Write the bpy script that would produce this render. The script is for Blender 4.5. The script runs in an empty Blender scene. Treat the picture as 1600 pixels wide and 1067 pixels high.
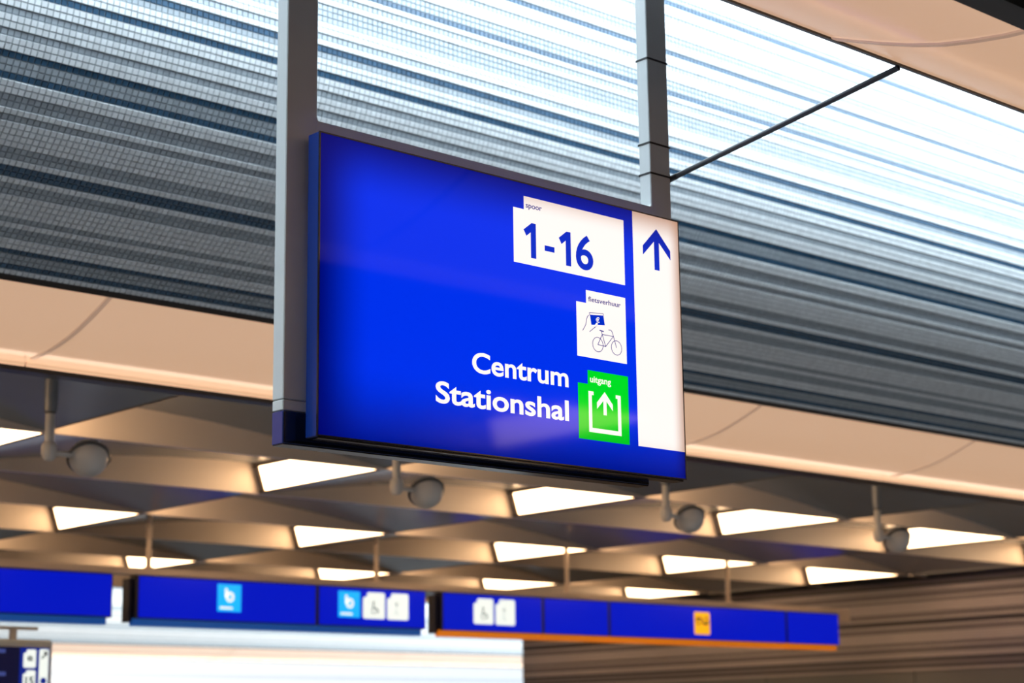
import bpy, math, random
import numpy as np
from mathutils import Matrix, Vector
random.seed(7)
rng = np.random.default_rng(7)
scene = bpy.context.scene
col = scene.collection

# ------------------------------------------------------------------ camera
cam_d = bpy.data.cameras.new('camera')
cam = bpy.data.objects.new('camera', cam_d)
col.objects.link(cam)
pp = np.array([800, 533.5]); V1 = np.array([4100, 1115.]); VV = np.array([620, -13000.])
_a = V1 - pp; _b = VV - pp
F_PX = math.sqrt(-(_a @ _b))
_X = np.array([*_a, F_PX]); _X /= np.linalg.norm(_X)
_Z = np.array([*_b, F_PX]); _Z /= np.linalg.norm(_Z)
_Y = np.cross(_Z, _X)
_R = np.stack([_X, _Y, _Z])
right = _R @ [1, 0, 0]; up = _R @ [0, -1, 0]; back = _R @ [0, 0, -1]
EYE = (0, 0, 1.65)
cam.matrix_world = Matrix(((right[0], up[0], back[0], EYE[0]),
                           (right[1], up[1], back[1], EYE[1]),
                           (right[2], up[2], back[2], EYE[2]), (0, 0, 0, 1)))
cam_d.sensor_width = 36
cam_d.lens = F_PX / 1600 * 36
cam_d.clip_end = 300
cam_d.dof.use_dof = True
cam_d.dof.focus_distance = 6.45
cam_d.dof.aperture_fstop = 2.8
scene.camera = cam

# ------------------------------------------------------------------ sky, sun, exposure
world = bpy.data.worlds.new('sky'); scene.world = world
world.use_nodes = True
bg = world.node_tree.nodes['Background']
bg.inputs[0].default_value = (0.76, 0.89, 1.0, 1)
bg.inputs[1].default_value = 8.6
sun_d = bpy.data.lights.new('sun', 'SUN')
sun_d.energy = 7.0; sun_d.angle = 0.02; sun_d.color = (1, 0.96, 0.9)
sun = bpy.data.objects.new('sun', sun_d); col.objects.link(sun)
sun.rotation_euler = Vector((-0.40, 1.0, -0.14)).to_track_quat('-Z', 'Y').to_euler()
sun.location = (40, -20, 30)
vs = scene.view_settings
vs.view_transform = 'Standard'; vs.look = 'None'; vs.gamma = 1; vs.use_curve_mapping = False
vs.exposure = 0.0

# ------------------------------------------------------------------ materials
def mat(name, color, rough=0.5, metal=0.0, emis=None, estr=0.0, var=0.05, nscale=6.0, spec=0.5, coat=0.0):
    m = bpy.data.materials.new(name); m.use_nodes = True
    nt = m.node_tree; b = nt.nodes['Principled BSDF']
    b.inputs['Roughness'].default_value = rough
    b.inputs['Metallic'].default_value = metal
    b.inputs['Specular IOR Level'].default_value = spec
    b.inputs['Coat Weight'].default_value = coat
    b.inputs['Coat Roughness'].default_value = 0.04
    tc = nt.nodes.new('ShaderNodeTexCoord')
    nz = nt.nodes.new('ShaderNodeTexNoise'); nz.inputs['Scale'].default_value = nscale
    nz.inputs['Detail'].default_value = 4
    nt.links.new(tc.outputs['Object'], nz.inputs['Vector'])
    mx = nt.nodes.new('ShaderNodeMix'); mx.data_type = 'RGBA'
    c = np.array(color)
    mx.inputs[6].default_value = (*np.clip(c * (1 - var), 0, 1), 1)
    mx.inputs[7].default_value = (*np.clip(c * (1 + var), 0, 1), 1)
    nt.links.new(nz.outputs['Fac'], mx.inputs[0])
    nt.links.new(mx.outputs[2], b.inputs['Base Color'])
    if emis is not None:
        b.inputs['Emission Color'].default_value = (*emis, 1)
        b.inputs['Emission Strength'].default_value = estr
    return m

def tile_mat(name, color, rough, var):
    """glazed tile: every tile a little different (face attribute 'tint')"""
    m = mat(name, color, rough, var=0.03, nscale=40)
    nt = m.node_tree; b = nt.nodes['Principled BSDF']
    at = nt.nodes.new('ShaderNodeAttribute'); at.attribute_name = 'tint'
    hs = nt.nodes.new('ShaderNodeHueSaturation')
    mr = nt.nodes.new('ShaderNodeMapRange')
    mr.inputs['To Min'].default_value = 1 - var; mr.inputs['To Max'].default_value = 1 + var
    nt.links.new(at.outputs['Fac'], mr.inputs['Value'])
    nt.links.new(mr.outputs['Result'], hs.inputs['Value'])
    src = b.inputs['Base Color'].links[0].from_socket
    nt.links.new(src, hs.inputs['Color']); nt.links.new(hs.outputs['Color'], b.inputs['Base Color'])
    return m

def course_mat(name, color, joint, pitch=0.033, rough=0.4):
    """square glazed tiles too small to tell apart: grid of joints from uv in metres"""
    m = mat(name, color, rough, var=0.06, nscale=3)
    nt = m.node_tree; b = nt.nodes['Principled BSDF']
    tc = nt.nodes.new('ShaderNodeTexCoord')
    br = nt.nodes.new('ShaderNodeTexBrick')
    br.offset = 0; br.inputs['Scale'].default_value = 1
    br.inputs['Brick Width'].default_value = pitch; br.inputs['Row Height'].default_value = pitch
    br.inputs['Mortar Size'].default_value = pitch * 0.07
    nt.links.new(tc.outputs['UV'], br.inputs['Vector'])
    mx = nt.nodes.new('ShaderNodeMix'); mx.data_type = 'RGBA'
    src = b.inputs['Base Color'].links[0].from_socket
    nt.links.new(br.outputs['Fac'], mx.inputs[0]); nt.links.new(src, mx.inputs[6])
    mx.inputs[7].default_value = (*joint, 1)
    nt.links.new(mx.outputs[2], b.inputs['Base Color'])
    return m

SIGN_W, SIGN_H = 1.667, 0.983
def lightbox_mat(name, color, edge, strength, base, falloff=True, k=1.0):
    """backlit acrylic: emission colour painted darker toward the box edges, as if lit by short tubes"""
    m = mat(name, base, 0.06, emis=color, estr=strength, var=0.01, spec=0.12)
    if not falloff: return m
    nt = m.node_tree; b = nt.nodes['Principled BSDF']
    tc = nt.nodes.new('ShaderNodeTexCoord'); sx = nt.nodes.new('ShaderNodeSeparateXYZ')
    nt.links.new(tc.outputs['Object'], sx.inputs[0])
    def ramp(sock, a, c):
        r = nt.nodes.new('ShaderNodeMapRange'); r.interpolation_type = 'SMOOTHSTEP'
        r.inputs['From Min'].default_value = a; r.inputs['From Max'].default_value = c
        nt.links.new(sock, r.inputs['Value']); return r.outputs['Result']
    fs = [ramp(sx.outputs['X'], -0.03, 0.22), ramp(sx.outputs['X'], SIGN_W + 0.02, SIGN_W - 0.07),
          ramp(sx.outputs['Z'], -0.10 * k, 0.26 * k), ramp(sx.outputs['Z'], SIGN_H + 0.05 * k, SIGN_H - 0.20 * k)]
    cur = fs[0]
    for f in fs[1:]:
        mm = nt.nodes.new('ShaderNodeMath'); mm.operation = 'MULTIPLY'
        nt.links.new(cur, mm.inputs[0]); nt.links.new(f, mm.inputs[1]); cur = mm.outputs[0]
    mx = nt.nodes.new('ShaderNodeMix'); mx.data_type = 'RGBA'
    mx.inputs[6].default_value = (*edge, 1); mx.inputs[7].default_value = (*color, 1)  # uneven tube light is painted into the emission as this edge colour
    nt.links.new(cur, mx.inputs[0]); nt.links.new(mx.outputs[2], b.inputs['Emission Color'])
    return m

M = {}
M['tile_w'] = tile_mat('white_glazed_tile', (0.74, 0.79, 0.80), 0.30, 0.07)
M['tile_g'] = tile_mat('grey_blue_glazed_tile', (0.37, 0.43, 0.465), 0.25, 0.08)
M['tile_b'] = tile_mat('dark_blue_glazed_tile', (0.035, 0.095, 0.165), 0.20, 0.15)
M['grout'] = mat('grey_grout', (0.26, 0.30, 0.32), 0.9, var=0.1, nscale=20)
M['plaster'] = mat('grey_plaster', (0.45, 0.46, 0.47), 0.9, var=0.08, nscale=2)
M['floor'] = mat('grey_stone_floor', (0.13, 0.12, 0.115), 0.45, var=0.15, nscale=1.5)
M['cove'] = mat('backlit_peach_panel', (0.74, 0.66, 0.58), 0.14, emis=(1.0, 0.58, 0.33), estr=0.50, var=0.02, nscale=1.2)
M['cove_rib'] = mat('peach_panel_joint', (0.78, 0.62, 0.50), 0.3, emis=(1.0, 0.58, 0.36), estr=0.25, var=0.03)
M['led'] = mat('led_strip', (0.9, 0.9, 0.9), 0.5, emis=(1.0, 0.74, 0.58), estr=2.2)
M['black'] = mat('black_painted_metal', (0.018, 0.017, 0.017), 0.4, var=0.2)
M['vault'] = mat('satin_grey_ceiling_sheet', (0.25, 0.27, 0.285), 0.24, var=0.04, nscale=2)
M['fin'] = mat('satin_white_ceiling_fin', (0.66, 0.58, 0.50), 0.34, var=0.04, nscale=2)
M['lamp'] = mat('warm_lamp_diffuser', (0.9, 0.85, 0.8), 0.5, emis=(1.0, 0.62, 0.33), estr=10.0, var=0.02)
M['lampframe'] = mat('lamp_bronze_frame', (0.12, 0.08, 0.05), 0.5)
M['post'] = mat('pale_grey_painted_steel', (0.56, 0.60, 0.60), 0.38, var=0.05, nscale=9)
M['navy'] = mat('navy_painted_aluminium', (0.003, 0.028, 0.20), 0.3, var=0.06, coat=0.15)
M['darknavy'] = mat('dark_navy_gloss', (0.004, 0.008, 0.022), 0.15, var=0.1, coat=0.6)
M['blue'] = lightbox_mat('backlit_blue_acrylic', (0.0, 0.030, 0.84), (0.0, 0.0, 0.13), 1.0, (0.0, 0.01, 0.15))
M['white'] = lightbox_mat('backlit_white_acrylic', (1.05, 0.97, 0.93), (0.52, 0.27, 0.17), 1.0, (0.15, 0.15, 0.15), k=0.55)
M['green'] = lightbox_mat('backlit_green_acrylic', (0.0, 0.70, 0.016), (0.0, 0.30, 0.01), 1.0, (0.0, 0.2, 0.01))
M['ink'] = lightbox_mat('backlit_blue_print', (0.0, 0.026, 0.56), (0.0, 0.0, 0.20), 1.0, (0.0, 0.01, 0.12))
M['thinink'] = mat('dark_blue_print', (0.03, 0.03, 0.16), 0.3, emis=(0.05, 0.045, 0.25), estr=1.0)
M['strap'] = mat('black_cable_strap', (0.012, 0.012, 0.013), 0.6)
M['rod'] = mat('dark_grey_steel_rod', (0.07, 0.075, 0.08), 0.4, metal=0.3)
M['spot'] = mat('grey_painted_spotlight', (0.60, 0.58, 0.53), 0.35, var=0.05)
M['spotring'] = mat('dark_grey_ring', (0.10, 0.095, 0.09), 0.35, metal=0.4)
M['beam'] = mat('tan_painted_beam', (0.72, 0.60, 0.48), 0.45, var=0.05)
M['farblue'] = mat('far_backlit_blue', (0.0, 0.01, 0.15), 0.2, emis=(0.0, 0.006, 0.52), estr=1.0, spec=0.15)
M['fardark'] = mat('far_sign_divider', (0.004, 0.006, 0.03), 0.3)
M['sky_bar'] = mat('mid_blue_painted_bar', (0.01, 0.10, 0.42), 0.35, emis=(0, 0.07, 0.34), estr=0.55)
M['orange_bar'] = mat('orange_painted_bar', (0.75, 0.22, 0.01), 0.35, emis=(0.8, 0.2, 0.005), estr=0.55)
M['cyan'] = mat('backlit_light_blue', (0.0, 0.3, 0.6), 0.3, emis=(0.0, 0.42, 0.95), estr=1.0)
M['farwhite'] = mat('far_backlit_white', (0.5, 0.5, 0.5), 0.3, emis=(0.82, 0.9, 0.84), estr=1.0)
M['yellow'] = mat('backlit_yellow_orange', (0.6, 0.35, 0.0), 0.3, emis=(0.95, 0.42, 0.005), estr=1.0)
M['farink'] = mat('far_dark_print', (0.01, 0.02, 0.09), 0.4)
M['farpale'] = mat('far_pale_grey_print', (0.4, 0.45, 0.45), 0.4, emis=(0.42, 0.48, 0.48), estr=1.0)
M['screen'] = mat('dark_navy_screen', (0.004, 0.006, 0.04), 0.25, emis=(0.001, 0.002, 0.02), estr=1.0)
M['screenblue'] = mat('blue_screen_field', (0.0, 0.01, 0.2), 0.3, emis=(0.0, 0.012, 0.20), estr=1.0)
M['screentext'] = mat('dim_blue_text', (0.05, 0.07, 0.2), 0.4, emis=(0.03, 0.05, 0.22), estr=1.0)
M['casing'] = mat('pale_grey_casing', (0.6, 0.66, 0.68), 0.35)
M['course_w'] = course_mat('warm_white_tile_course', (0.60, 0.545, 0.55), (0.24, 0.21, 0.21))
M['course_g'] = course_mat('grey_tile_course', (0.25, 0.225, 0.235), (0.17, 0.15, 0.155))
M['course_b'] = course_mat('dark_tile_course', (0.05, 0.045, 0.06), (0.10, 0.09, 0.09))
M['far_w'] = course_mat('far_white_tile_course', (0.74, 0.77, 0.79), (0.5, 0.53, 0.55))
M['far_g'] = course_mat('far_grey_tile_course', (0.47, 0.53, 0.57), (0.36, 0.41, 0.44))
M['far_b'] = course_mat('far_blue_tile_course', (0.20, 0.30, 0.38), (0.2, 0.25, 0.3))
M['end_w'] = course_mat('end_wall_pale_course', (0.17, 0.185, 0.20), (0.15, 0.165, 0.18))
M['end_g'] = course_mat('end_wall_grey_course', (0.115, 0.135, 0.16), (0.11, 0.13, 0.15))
M['panel'] = mat('grey_wall_panel', (0.20, 0.20, 0.20), 0.45, var=0.05, nscale=1)

# ------------------------------------------------------------------ mesh helpers
def tag(o, label=None, cat=None, group=None, kind=None):
    if label: o['label'] = label
    if cat: o['category'] = cat
    if group: o['group'] = group
    if kind: o['kind'] = kind
    return o

def thing(name, label, cat, loc, group=None):
    o = bpy.data.objects.new(name, None); col.objects.link(o)
    o.location = loc; o.empty_display_size = 0.1
    return tag(o, label, cat, group)

def wloc(p):
    v = Vector((0, 0, 0))
    while p is not None:
        v += p.location; p = p.parent
    return v

class MB:
    """collects world-space geometry for ONE mesh object"""
    def __init__(s): s.v = []; s.f = []; s.m = []; s.uv = None
    def add(s, verts, faces, mi=0):
        k = len(s.v); s.v += [tuple(map(float, v)) for v in verts]
        s.f += [tuple(i + k for i in f) for f in faces]; s.m += [mi] * len(faces); return s
    def box(s, x0, x1, y0, y1, z0, z1, mi=0, bevel=0):
        if bevel:
            b = bevel
            pts = []
            for (x, y, z, n) in [(x, y, z, n) for x in (0, 1) for y in (0, 1) for z in (0, 1) for n in (0, 1, 2)]:
                X = (x0, x1)[x]; Y = (y0, y1)[y]; Z = (z0, z1)[z]
                dx = b * (1, -1)[x]; dy = b * (1, -1)[y]; dz = b * (1, -1)[z]
                pts.append((X, Y + dy, Z + dz) if n == 0 else (X + dx, Y, Z + dz) if n == 1 else (X + dx, Y + dy, Z))
            idx = lambda x, y, z, n: (x * 4 + y * 2 + z) * 3 + n
            fs = []
            for x in (0, 1): fs.append([idx(x, 0, 0, 0), idx(x, 1, 0, 0), idx(x, 1, 1, 0), idx(x, 0, 1, 0)])
            for y in (0, 1): fs.append([idx(0, y, 0, 1), idx(1, y, 0, 1), idx(1, y, 1, 1), idx(0, y, 1, 1)])
            for z in (0, 1): fs.append([idx(0, 0, z, 2), idx(1, 0, z, 2), idx(1, 1, z, 2), idx(0, 1, z, 2)])
            for x in (0, 1):
                for y in (0, 1): fs.append([idx(x, y, 0, 0), idx(x, y, 1, 0), idx(x, y, 1, 1), idx(x, y, 0, 1)])
                for z in (0, 1): fs.append([idx(x, 0, z, 0), idx(x, 1, z, 0), idx(x, 1, z, 2), idx(x, 0, z, 2)])
            for y in (0, 1):
                for z in (0, 1): fs.append([idx(0, y, z, 1), idx(1, y, z, 1), idx(1, y, z, 2), idx(0, y, z, 2)])
            for x in (0, 1):
                for y in (0, 1):
                    for z in (0, 1): fs.append([idx(x, y, z, 0), idx(x, y, z, 1), idx(x, y, z, 2)])
            return s.add(pts, fs, mi)
        v = [(x, y, z) for x in (x0, x1) for y in (y0, y1) for z in (z0, z1)]
        f = [(0, 1, 3, 2), (4, 6, 7, 5), (0, 4, 5, 1), (2, 3, 7, 6), (0, 2, 6, 4), (1, 5, 7, 3)]
        return s.add(v, f, mi)
    def tube(s, p0, p1, r0, r1=None, n=16, caps=True, mi=0):
        r1 = r0 if r1 is None else r1
        p0 = Vector(p0); p1 = Vector(p1); d = (p1 - p0).normalized()
        a = d.orthogonal().normalized(); b = d.cross(a)
        v = []
        for p, r in ((p0, r0), (p1, r1)):
            for i in range(n):
                t = 2 * math.pi * i / n; v.append(p + r * (math.cos(t) * a + math.sin(t) * b))
        f = [(i, (i + 1) % n, n + (i + 1) % n, n + i) for i in range(n)]
        if caps: f += [tuple(range(n))[::-1], tuple(range(n, 2 * n))]
        return s.add(v, f, mi)
    def lathe(s, c, axis, prof, n=24, mi=0):
        """prof: list of (along, radius)"""
        c = Vector(c); d = Vector(axis).normalized(); a = d.orthogonal().normalized(); b = d.cross(a)
        v = []
        for h, r in prof:
            for i in range(n):
                t = 2 * math.pi * i / n; v.append(c + h * d + r * (math.cos(t) * a + math.sin(t) * b))
        f = []
        for k in range(len(prof) - 1):
            f += [(k * n + i, k * n + (i + 1) % n, (k + 1) * n + (i + 1) % n, (k + 1) * n + i) for i in range(n)]
        return s.add(v, f, mi)
    def torus(s, c, axis, R, r, n=32, m=10, a0=0, a1=2 * math.pi, ref=None, mi=0):
        c = Vector(c); d = Vector(axis).normalized()
        a = (Vector(ref) - Vector(ref).dot(d) * d).normalized() if ref else d.orthogonal().normalized()
        b = d.cross(a); v = []; full = abs(a1 - a0 - 2 * math.pi) < 1e-6
        cnt = n if full else n + 1
        for i in range(cnt):
            t = a0 + (a1 - a0) * i / n; e = math.cos(t) * a + math.sin(t) * b
            for j in range(m):
                q = 2 * math.pi * j / m; v.append(c + e * (R + r * math.cos(q)) + d * r * math.sin(q))
        f = []
        for i in range(n):
            i2 = (i + 1) % cnt
            f += [(i * m + j, i * m + (j + 1) % m, i2 * m + (j + 1) % m, i2 * m + j) for j in range(m)]
        return s.add(v, f, mi)
    def plate(s, poly, yf, th, mi=0):
        """flat outline (X,Z) with its front at y=yf, thickness th away from the viewer"""
        n = len(poly)
        v = [(x, yf, z) for x, z in poly] + [(x, yf + th, z) for x, z in poly]
        f = [tuple(range(n)), tuple(range(2 * n - 1, n - 1, -1))]
        f += [(i, (i + 1) % n, n + (i + 1) % n, n + i) for i in range(n)]
        return s.add(v, f, mi)
    def stroke(s, pts, w, yf, th, closed=False, mi=0):
        P = [Vector(p) for p in pts]; n = len(P); L = []; Rr = []
        for i in range(n):
            a = P[i - 1] if (i or closed) else None; b = P[(i + 1) % n] if (i < n - 1 or closed) else None
            d1 = (P[i] - a).normalized() if a is not None else None
            d2 = (b - P[i]).normalized() if b is not None else None
            d = ((d1 or d2) + (d2 or d1)).normalized(); nn = Vector((-d.y, d.x))
            k = 1.0
            if d1 is not None and d2 is not None:
                k = 1 / max(0.5, Vector((-d1.y, d1.x)).dot(nn))
            L.append(P[i] + nn * w / 2 * k); Rr.append(P[i] - nn * w / 2 * k)
        for i in range(n if closed else n - 1):
            j = (i + 1) % n
            s.plate([tuple(L[i]), tuple(L[j]), tuple(Rr[j]), tuple(Rr[i])], yf, th, mi)
        return s
    def build(s, name, mats, parent=None, smooth=False, fixn=True):
        me = bpy.data.meshes.new(name)
        o = bpy.data.objects.new(name, me); col.objects.link(o)
        off = wloc(parent) if parent is not None else Vector((0, 0, 0))
        me.from_pydata([tuple(Vector(v) - off) for v in s.v], [], s.f)
        mats = mats if isinstance(mats, (list, tuple)) else [mats]
        for m in mats: me.materials.append(m)
        if len(mats) > 1: me.polygons.foreach_set('material_index', s.m)
        if s.uv is not None:
            ul = me.uv_layers.new(name='UVMap')
            for l in me.loops: ul.data[l.index].uv = s.uv[l.vertex_index]
        if fixn:
            import bmesh
            bm = bmesh.new(); bm.from_mesh(me); bmesh.ops.recalc_face_normals(bm, faces=bm.faces); bm.to_mesh(me); bm.free()
        if smooth: 
            me.polygons.foreach_set('use_smooth', [True] * len(me.polygons))
            me.set_sharp_from_angle(angle=math.radians(35))
        me.update()
        if parent is not None: o.parent = parent
        return o

def text_mesh(body, x0, x1, z0, z1, yf, th, ref=None, offset=0.0, spacing=1.0):
    """lettering fitted to a box in the X-Z plane; ref: string whose height the box stands for"""
    def ev(t):
        cu = bpy.data.curves.new('lettering', 'FONT'); cu.body = t; cu.offset = offset; cu.space_character = spacing
        cu.fill_mode = 'FRONT'; cu.resolution_u = 6
        ob = bpy.data.objects.new('lettering', cu); col.objects.link(ob)
        dg = bpy.context.evaluated_depsgraph_get(); dg.update()
        me = bpy.data.meshes.new_from_object(ob.evaluated_get(dg))
        V = np.array([v.co[:] for v in me.vertices]); Fc = [tuple(p.vertices) for p in me.polygons]
        bpy.data.objects.remove(ob); bpy.data.curves.remove(cu); bpy.data.meshes.remove(me)
        return V, Fc
    V, Fc = ev(body)
    H = ev(ref)[0] if ref else V
    sx = (x1 - x0) / (V[:, 0].max() - V[:, 0].min()); sz = (z1 - z0) / (H[:, 1].max() - H[:, 1].min())
    X = x0 + (V[:, 0] - V[:, 0].min()) * sx; Z = z0 + (V[:, 1] - H[:, 1].min()) * sz
    b = MB(); n = len(X)
    from collections import Counter
    b.add([(x, yf, z) for x, z in zip(X, Z)] + [(x, yf + th, z) for x, z in zip(X, Z)], Fc)
    cnt = Counter()
    for f in Fc:
        for i in range(len(f)):
            cnt[tuple(sorted((f[i], f[(i + 1) % len(f)])))] += 1
    side = [(e[0], e[1], e[1] + n, e[0] + n) for e, c in cnt.items() if c == 1]
    b.f += side; b.m += [0] * len(side)
    return b

def struct(b, name, m, label, cat, parent=None, **k):
    o = b.build(name, m, parent, **k)
    if parent is None: tag(o, label, cat, kind='structure')
    return o

# ------------------------------------------------------------------ profile of the void edge
CZ = 3.70                      # level of the coffered ceiling
COVE = [(-0.058, 3.690), (-0.056, 3.730), (-0.045, 3.748), (-0.02, 3.757), (0.03, 3.760), (0.12, 3.765), (0.21, 3.773), (0.32, 3.789), (0.44, 3.812), (0.56, 3.846),
        (0.67, 3.884), (0.78, 3.925), (0.87, 3.960)]
PITCH = 0.0328
def mosaic_profile(n):
    y, z = 0.9, 3.973; P = [(y, z)]; A = []
    for i in range(n):
        t = math.radians(min(90.0, 36.256 - 0.415 * (i + .5) + 0.0290 * (i + .5) ** 2)); A.append(t)
        y += PITCH * math.cos(t); z += PITCH * math.sin(t); P.append((y, z))
    return P, A
NROW = 98
MP, MA = mosaic_profile(NROW)
# w = white, g = grey-blue, b = dark blue; counted upward from the bottom edge
ROWS = ('w' 'b' 'gg' 'b' 'ww' 'gg' 'w' 'g' 'wwww' 'gg' 'w' 'bb' 'w' 'gg' 'wwww' 'g' 'w' 'gg' 'ww' 'b' 'gg' 'b'
        'ww' 'g' 'ww' 'g' 'ww' 'b' 'ww' 'g' 'b' 'w' 'g' 'ww' 'ggg' 'w' 'g' 'w' 'b' 'gg' 'ww' 'g' 'ww' 'b' 'w' 'gg' 'www' 'g' 'ww'
        'b' 'g' 'www' 'gg' 'w' 'b' 'ww' 'g' 'w' 'gg' 'wwww')
ROWS = ROWS + ROWS[:60]
RECESS = 0.006
def off(r): return 0.0 if r == 'w' else RECESS

FAR_E, NEAR_E = 9.30, 2.80     # ceiling edges of the void
ROOF = 7.2
LOW = 6.6                      # unseen near wall and roof cut lower on the right to admit more daylight
XL, XR = -8.0, 20.45           # ends of the hall
X0T, X1T = 2.0, 14.6           # stretch of wall whose tiles are built one by one

def sweep(poly, x0, x1, mb, mi=0):
    """poly of (Y,Z) swept along X"""
    n = len(poly)
    v = [(x0, y, z) for y, z in poly] + [(x1, y, z) for y, z in poly]
    return mb.add(v, [(i, i + 1, n + i + 1, n + i) for i in range(n - 1)], mi)

def stepped(sgn, edge, rows=NROW):
    """mosaic substrate with the grey and blue courses set back; sgn -1: far side, +1: near side"""
    L = []
    for i in range(rows):
        t = MA[i]; o = off(ROWS[i]); ny, nz = math.sin(t), -math.cos(t)   # outward normal in (toward void, z)
        for (y, z) in (MP[i], MP[i + 1]):
            L.append((edge + sgn * (y - o * ny), z - o * nz))
    return L

# ---- far wall of the void with its mosaic
wall = MB()
pf = stepped(-1, FAR_E)
sweep(pf + [(pf[-1][0], ROOF), (pf[-1][0] + 0.4, ROOF)], XL, XR, wall)
wall_far = struct(wall, 'wall_far', M['grout'], 'tall mosaic wall of white, grey and dark blue tile courses behind the hanging sign', 'wall')

def tile_geo(half, h):
    v = [(-half, -half, 0), (half, -half, 0), (half, half, 0), (-half, half, 0)]
    c = half - 0.0012
    v += [(-c, -c, h), (c, -c, h), (c, c, h), (-c, c, h)]
    f = [(4, 5, 6, 7), (0, 1, 5, 4), (1, 2, 6, 5), (2, 3, 7, 6), (3, 0, 4, 7)]
    return np.array(v), f
HALF = PITCH * 0.5 - 0.0021
TV, TF = tile_geo(HALF, 0.006)

def cam_px(p):
    c = _R.T @ (np.array(p) - np.array(EYE)); return pp + F_PX * c[:2] / c[2], c[2]
ncol = int((X1T - X0T) / PITCH)
cells = []
for i in range(NROW):
    t = MA[i]
    # local axes: x along X, y up the profile, z outward
    ay = np.array([0, -math.cos(t), math.sin(t)]); az = np.array([0, -math.sin(t), -math.cos(t)])
    mid = ((MP[i][0] + MP[i + 1][0]) / 2, (MP[i][1] + MP[i + 1][1]) / 2)
    base = np.array([0, FAR_E - mid[0], mid[1]]) - az * off(ROWS[i])
    for j in range(ncol):
        c = base + np.array([X0T + (j + .5) * PITCH, 0, 0])
        cells.append((i, c, ay, az, t))
def shown(c):
    q, d = cam_px(c)
    if not (4 < q[0] < 1596 and 4 < q[1] < 1063): return 0
    if 424 < q[0] < 1075 and q[1] > 0.25 * (q[0] - 424) + 185: return 0     # behind the sign
    if 424 < q[0] < 500: return 0
    return 1 / d ** 2
score = np.array([shown(c[1]) * (1 if True else 0) * abs(np.dot(c[3], (np.array(EYE) - c[1]) / np.linalg.norm(np.array(EYE) - c[1]))) for c in cells])
single = set(np.argsort(-score)[:300].tolist())
variants = {}
for r in 'wgb':
    for k in range(4):
        me = bpy.data.meshes.new('tile'); me.from_pydata([tuple(v) for v in TV], [], TF)
        me.materials.append(M['tile_' + r])
        at = me.attributes.new('tint', 'FLOAT', 'FACE'); at.data.foreach_set('value', [k / 3.0] * 5)
        variants[r, k] = me
for n in sorted(single):
    i, c, ay, az, t = cells[n]
    o = bpy.data.objects.new('tile', variants[ROWS[i], random.randrange(4)]); col.objects.link(o)
    o.parent = wall_far
    o.matrix_local = Matrix(((1, 0, 0, c[0]), (0, ay[1], az[1], c[1]), (0, ay[2], az[2], c[2]), (0, 0, 0, 1)))
rest = [c for n, c in enumerate(cells) if n not in single]
C = np.array([c[1] for c in rest]); AY = np.array([c[2] for c in rest]); AZ = np.array([c[3] for c in rest])
V = (C[:, None, :] + TV[None, :, 0:1] * np.array([1, 0, 0]) + TV[None, :, 1:2] * AY[:, None, :] + TV[None, :, 2:3] * AZ[:, None, :]).reshape(-1, 3)
FA = (np.arange(len(rest))[:, None, None] * 8 + np.array(TF)[None]).reshape(-1, 4)
me = bpy.data.meshes.new('mosaic_tiles')
me.vertices.add(len(V)); me.vertices.foreach_set('co', V.ravel())
me.loops.add(FA.size); me.loops.foreach_set('vertex_index', FA.ravel().astype(np.int32))
me.polygons.add(len(FA)); me.polygons.foreach_set('loop_start', np.arange(0, FA.size, 4, dtype=np.int32))
me.update(calc_edges=True)
for r in 'wgb': me.materials.append(M['tile_' + r])
mi = np.repeat(np.array(['wgb'.index(ROWS[c[0]]) for c in rest], dtype=np.int32), 5)
me.polygons.foreach_set('material_index', mi)
me.polygons.foreach_set('use_smooth', np.zeros(len(FA), dtype=bool))
me.attributes.new('tint', 'FLOAT', 'FACE').data.foreach_set('value', np.repeat(rng.random(len(rest)).astype(np.float32), 5))
me.update()
mt = bpy.data.objects.new('mosaic_tiles', me); col.objects.link(mt); mt.parent = wall_far; mt['kind'] = 'stuff'

# ---- near wall of the void: the same profile turned round (courses as strips)
def course_wall(mb, sgn, edge, x0, x1, rows, ysc=1.0, roof=ROOF):
    mb.uv = mb.uv or []
    L = []
    s = 0
    for i in range(rows):
        t = MA[i]; o = off(ROWS[i]); ny, nz = math.sin(t), -math.cos(t)
        a = (edge + sgn * ysc * (MP[i][0] - o * ny), MP[i][1] - o * nz); b = (edge + sgn * ysc * (MP[i + 1][0] - o * ny), MP[i + 1][1] - o * nz)
        k = len(mb.v)
        mb.add([(x0, *a), (x1, *a), (x1, *b), (x0, *b)], [(0, 1, 2, 3)], 'wgb'.index(ROWS[i]))
        mb.uv += [(x0, s), (x1, s), (x1, s + PITCH), (x0, s + PITCH)]
        if L:
            mb.add([(x0, *L[-1]), (x1, *L[-1]), (x1, *a), (x0, *a)], [(0, 1, 2, 3)], 1)
            mb.uv += [(x0, s), (x1, s), (x1, s), (x0, s)]
        L.append(b); s += PITCH
    top = L[-1]
    mb.add([(x0, *top), (x1, *top), (x1, top[0], roof), (x0, top[0], roof)], [(0, 1, 2, 3)], 0)
    mb.uv += [(x0, s), (x1, s), (x1, s + roof - top[1]), (x0, s + roof - top[1])]
    return mb
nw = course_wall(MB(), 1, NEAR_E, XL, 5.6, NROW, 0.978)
course_wall(nw, 1, NEAR_E, 5.6, XR, 90, 0.978, LOW)  # right stretch shaped low so sun and sky brighten the wall opposite
struct(nw, 'wall_near', [M['course_w'], M['course_g'], M['course_b']], 'near mosaic wall of the light well above the pale cove', 'wall', fixn=False)

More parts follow.
